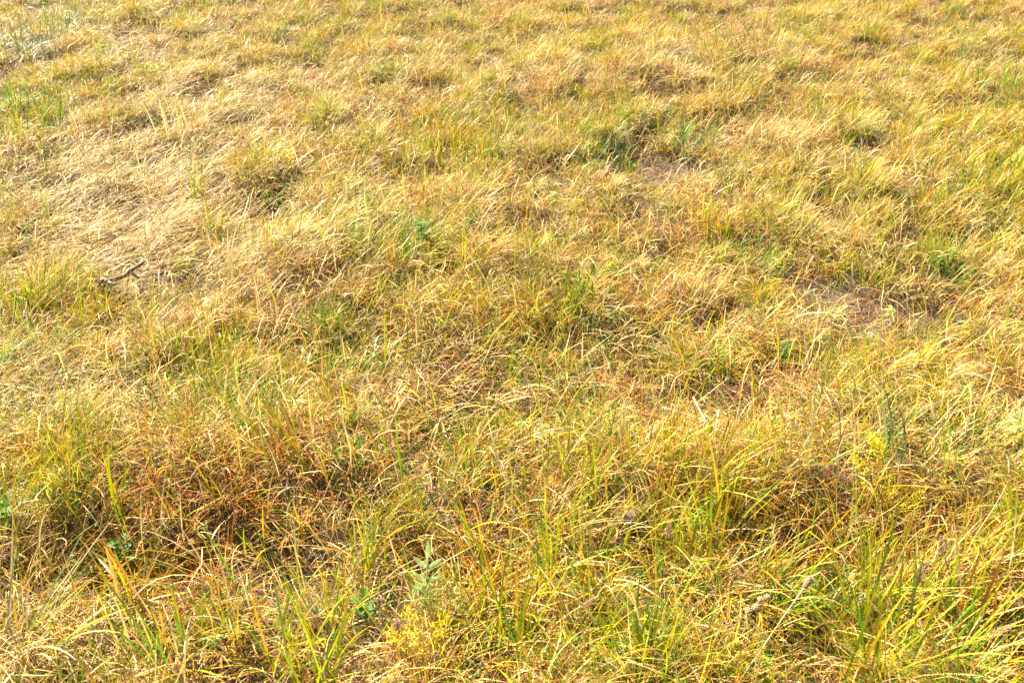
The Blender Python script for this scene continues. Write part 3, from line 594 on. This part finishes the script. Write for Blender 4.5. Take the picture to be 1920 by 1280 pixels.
broadweed(170, 1095, 8, .06, .028, M_LEAF, 'dark green broad leaved weed at the lower left in deep shade', .03)
broadweed(20, 985, 8, .06, .03, M_LEAF, 'green broad leaved weed by the left edge below the yellow tuft', .03)
broadweed(682, 1165, 8, .04, .02, M_LEAF, 'low green weed left of the brown grass heads', .03)
broadweed(1665, 598, 9, .026, .016, M_SILV, 'tiny pale round leaved weed on the bare patch at the right', .018)
broadweed(398, 610, 5, .034, .018, M_SILV, 'grey green weed leaf cluster left of the middle', .03)
broadweed(572, 690, 5, .03, .018, M_SILV, 'small grey green weed under the green tuft left of the middle', .025)
broadweed(545, 320, 12, .032, .014, M_YEL, 'bright lime small leaved weed in the flattened grass above the middle left', .04)

# ------------------------------------------------------------------ single tufts that stand out
def tuft(px, py, label, cols, n, L, W, az, fan=1., e0=(60, 88), bend=(5, 50), tipc=None, parts=False, spread=.018, name='grass_tuft', K=8, group=None):
    if not parts: L = (L[0] * .78, L[1] * .8); W = (W[0] * .8, W[1] * .78)
    b = over(px, py, 0.); x = b[0] + rng.normal(size=n) * spread; y = b[1] + rng.normal(size=n) * spread
    root = np.stack([x, y, gh(x, y) - .003], 1); a = R(az) + rng.normal(size=n) * .9 * fan; c1 = pick(n, *cols); c0 = c1 * .35 + .5 * pick(n, 'green', 1, 'brown', .5); c1 = c1 * U(n, .72, 1.05)[:, None]
    if tipc: m = rng.random(n) < .35; c1[m] = pick(int(m.sum()), tipc, 1)
    A = dict(az=a, e0=U(n, R(e0[0]), R(e0[1])), L=U(n, *L), W=U(n, *W), bend=U(n, R(bend[0]), R(bend[1])), curl=U(n, -.5, .5), c0=c0, c1=c1)
    if not parts:
        v, q, c = blades(root, A['az'], A['e0'], A['L'], A['W'], A['bend'], A['curl'], c0, c1, K); o = link(name, quad_mesh(name, v - b, q, c, M_LIVE)); o.location = tuple(b)
        return tag(o, label, 'grass tuft', group)
    o = root_at(name, b, label, 'grass tuft', group)
    for k in range(n):
        s_ = slice(k, k + 1); v, q, c = blades(root[s_], A['az'][s_], A['e0'][s_], A['L'][s_], A['W'][s_], A['bend'][s_], A['curl'][s_], c0[s_], c1[s_], 9, twist=U(1, -.6, .6)); link('blade', quad_mesh('blade', v - b, q, c, M_LIVE), o)
    return o
Yg = ('ygreen', 1.4, 'gold', .5, 'green', .2); Gr = ('green', 1.2, 'ygreen', .4); Bl = ('blue', 1, 'green', .1); Or = ('rust', .7, 'straw', 1, 'gold', .6, 'ygreen', .5); Pl = ('pale', 1, 'straw', .4)
big = dict(parts=True, W=(.003, .0056))
tuft(540, 1275, 'yellow tuft of broad blades at the bottom edge left of the middle', Yg, 14, (.14, .27), az=100, **big)
tuft(600, 1310, 'yellow green tuft cut by the bottom edge, just right of the broad yellow one', Yg, 12, (.16, .28), az=60, **big)
tuft(690, 1085, 'few upright bright yellow blades left of the silvery shoot', Yg, 7, (.12, .2), az=85, fan=.5, **big)
tuft(962, 1235, 'tall yellow green tuft of crossing blades in the bottom middle', Yg, 15, (.16, .32), az=80, fan=.8, **big)
tuft(1030, 1125, 'yellow green tuft with a tall thin upright blade right of the bottom middle', Yg, 10, (.14, .26), az=90, fan=.6, **big)
tuft(905, 1080, 'arching yellow blades left of the bottom middle, bending towards the dark hollow', Yg, 9, (.16, .24), az=140, fan=.5, **big)
tuft(1310, 1075, 'tall dense yellow green tuft standing between the flat stone and the brown patch', Yg, 13, (.15, .26), az=95, fan=.7, **big)
tuft(1345, 1010, 'yellow green tuft right behind the tall dense one', Yg, 14, (.14, .26), az=80, fan=.7, **big)
tuft(1195, 1255, 'green tuft of short stiff blades left of the lumpy seed head', ('green', .7, 'ygreen', 1.2), 16, (.1, .2), az=70, fan=.6, **big)
tuft(1610, 1195, 'thin tall yellow blades right of the oval seed head', Yg, 10, (.2, .32), az=95, fan=.45, **big)
tuft(1690, 1265, 'long green yellow blades slanting up to the right near the bottom right', Yg, 10, (.18, .32), az=50, fan=.7, e0=(50, 80), **big)
tuft(1620, 1290, 'yellow green tuft cut by the bottom edge at the right', Yg, 15, (.14, .26), az=90, fan=.9, **big)
tuft(1890, 1060, 'yellow green tuft at the right edge above the white curled blade', Yg, 14, (.14, .28), az=95, fan=.7, **big)
tuft(1800, 1210, 'green and orange tuft left of the dark corner at the bottom right', ('ygreen', 1, 'green', .6, 'rust', .4), 12, (.12, .24), az=80, fan=.9, **big)
tuft(30, 1010, 'bright yellow tuft at the left edge', Yg, 16, (.14, .26), az=70, fan=.7, **big)
tuft(140, 1225, 'two tone orange and green blades lying low at the bottom left', Or, 9, (.14, .22), az=150, fan=.5, e0=(15, 45), bend=(0, 30), **big)
tuft(250, 1160, 'orange tipped green tuft in the lower left', Or, 14, (.12, .22), az=100, fan=.7, tipc='rust', **big)
tuft(330, 1270, 'green tuft with golden tips at the bottom edge on the left', ('green', 1, 'gold', .6), 12, (.14, .24), az=110, fan=.8, **big)
tuft(25, 1265, 'pale grey green arching tuft in the bottom left corner', ('pale', 1, 'blue', .6, 'ygreen', .3), 18, (.2, .34), az=30, fan=.8, e0=(30, 70), **big)
tuft(215, 1000, 'pair of crossing yellow blades in the left brown patch', Yg, 6, (.15, .24), az=90, fan=1, **big)
tuft(560, 890, 'orange and straw tuft fanning to the upper left', Or, 26, (.14, .24), az=130, fan=.4, e0=(35, 65), parts=True, W=(.003, .006))
tuft(1110, 960, 'short yellow tuft left of the flat stone', Yg, 12, (.1, .2), az=80, fan=.9, **big)
tuft(1470, 1190, 'green tuft in shade below the oval seed head', Gr, 12, (.08, .16), az=60, fan=1.2, **big)
tuft(1660, 870, 'small grey green tuft with a white blade behind the yellow weed', Bl, 10, (.12, .2), az=100, fan=.8, parts=True, W=(.003, .006))
md_ = dict(K=6)
tuft(630, 645, 'deep green tuft left of the middle', Gr, 60, (.08, .17), (.002, .005), 80, 1.2, spread=.05, **md_)
tuft(860, 850, 'short dark green tuft of flat lying blades below the middle', Gr, 34, (.08, .16), (.003, .006), 20, 1.2, e0=(20, 60), spread=.05, **md_)
tuft(400, 680, 'yellow green upright tuft left of the deep green tuft', Yg, 30, (.1, .2), (.003, .006), 80, .7, spread=.04, **md_)
tuft(350, 690, 'small dull green tuft beside grey leaves at the left', Gr, 18, (.08, .15), (.003, .006), 80, .7, spread=.03, **md_)
tuft(65, 770, 'grey green tuft spreading over the pale flattened grass at the left edge', Bl, 80, (.12, .22), (.002, .004), 60, 1.4, e0=(15, 60), spread=.08, **md_)
tuft(50, 105, 'blue green dark tuft near the top left corner', Bl, 120, (.14, .26), (.003, .005), 90, 1.4, e0=(25, 75), spread=.09, **md_)
tuft(130, 55, 'teal green tuft at the top left behind the dark blue green one', ('blue', 1, 'green', .6), 80, (.12, .22), (.003, .005), 80, 1.2, e0=(35, 80), spread=.07, **md_)
tuft(1120, 315, 'blue green low tuft on the bare patch above the middle', ('blue', 1, 'green', .7), 50, (.08, .16), (.003, .006), 60, 1.4, e0=(25, 70), spread=.07, **md_)
tuft(1268, 280, 'green tuft to the right of the blue green low one', Gr, 50, (.08, .17), (.003, .006), 60, 1., spread=.06, **md_)
tuft(1895, 195, 'fresh green tuft at the right edge in the upper field', Gr, 90, (.1, .2), (.003, .006), 60, 1., spread=.10, **md_)
tuft(1765, 515, 'green tuft right of the middle beside tan straw', Gr, 40, (.08, .16), (.003, .006), 40, 1., spread=.05, **md_)
tuft(1420, 500, 'dark green tuft in the shade of tan straw right of the middle', Gr, 30, (.08, .16), (.003, .006), 60, 1.1, spread=.05, **md_)
tuft(150, 625, 'upright yellow and orange tuft beside the bare hollow at the left', ('ygreen', 1.2, 'gold', .6, 'rust', .5), 38, (.12, .22), (.003, .0055), 90, .8, spread=.05, **md_)
tuft(70, 590, 'yellow green tuft left of the upright yellow and orange one', Yg, 50, (.12, .2), (.003, .0055), 95, .8, spread=.05, **md_)
tuft(230, 590, 'low yellow tuft just below the fallen twig', Yg, 44, (.08, .14), (.003, .005), 80, .9, spread=.06, **md_)
tuft(366, 385, 'small bright yellow tuft standing alone in the flattened grass', Yg, 14, (.12, .2), (.004, .007), 85, .6, spread=.02, **md_)
tuft(700, 500, 'large green yellow tuft leaning to the upper right above the middle', ('ygreen', 1, 'green', .9, 'straw', .4), 60, (.12, .22), (.002, .0045), 50, .4, e0=(35, 65), spread=.09, **md_)
tuft(520, 470, 'yellow green leaning tuft left of the large leaning one', ('ygreen', 1, 'gold', .4, 'pale', .6), 60, (.12, .2), (.002, .0045), 55, .5, e0=(45, 75), spread=.08, **md_)
tuft(1340, 450, 'orange yellow tuft beside the small earth hollow', Or, 60, (.1, .18), (.0025, .005), 80, .9, spread=.06, **md_)
tuft(860, 320, 'golden yellow tuft in the upper middle', ('gold', 1, 'ygreen', .8), 80, (.12, .22), (.003, .005), 80, .7, spread=.08, **md_)
tuft(1890, 360, 'long yellow green grass leaning right at the right edge', Yg, 90, (.18, .3), (.003, .005), 50, .5, e0=(45, 75), spread=.10, **md_)
tuft(30, 250, 'green tuft at the left edge in the upper field', Gr, 90, (.12, .2), (.003, .006), 80, 1., spread=.10, **md_)
tuft(1380, 110, 'tuft with purple brown tips leaning left at the top right', ('brown', .8, 'rust', .4, 'straw', .8), 60, (.18, .28), (.003, .005), 125, .4, e0=(45, 75), spread=.07, **md_)
tuft(1720, 340, 'bleached broad blade with a bent tip in the right upper field', ('pale', 1), 5, (.14, .2), (.006, .010), 120, .6, spread=.02, **md_)
tuft(430, 545, 'tall thin bleached blade standing over flattened grass at the left', ('pale', 1), 4, (.2, .3), (.005, .008), 70, .3, e0=(75, 88), bend=(5, 20), spread=.015, **md_)
tuft(330, 270, 'pale stiff crossing stalks in the upper flattened grass', ('pale', 1), 12, (.14, .24), (.004, .008), 110, 1., spread=.03, **md_)
tuft(1050, 690, 'straw tuft with green base in the middle', ('straw', 1, 'ygreen', .6), 50, (.1, .18), (.002, .0045), 80, .9, spread=.05, **md_)
tuft(1150, 640, 'pale curly tuft right of the middle', ('pale', 1.4, 'straw', .5), 90, (.08, .15), (.002, .004), 90, 1.2, bend=(60, 170), spread=.06, **md_)
tuft(1080, 590, 'thin green upright tuft in the middle of the rusty straw', ('green', .6, 'ygreen', 1), 22, (.14, .22), (.003, .005), 85, .5, spread=.03, **md_)

# white curled blades near the right edge
b = over(1912, 1150, .01); o = root_at('curled_blade', b, 'white curling thin dead blades near the right edge above the dark corner', 'dead blade')
for (c_, e_) in (((1880, 1112), (1848, 1106)), ((1890, 1120), (1856, 1120)), ((1905, 1105), (1896, 1085))):
    P_ = []
    for (qx, qy, dy) in ((1918, 1142, 0), (*c_, .02), (*e_, .03)):
        d = ray(qx, qy); P_.append(V3(0, 0, CAM_H) + d * ((b[1] + dy - .02) / d[1]))
    pts = [P_[0] * (1 - t) ** 2 + P_[1] * 2 * t * (1 - t) + P_[2] * t * t for t in np.linspace(0, 1, 8)]
    PB().tube(pts, [.002, .0022, .002, .0018, .0016, .0014, .001, .0006], 5).build('strand', M_BLEACH, o, b)
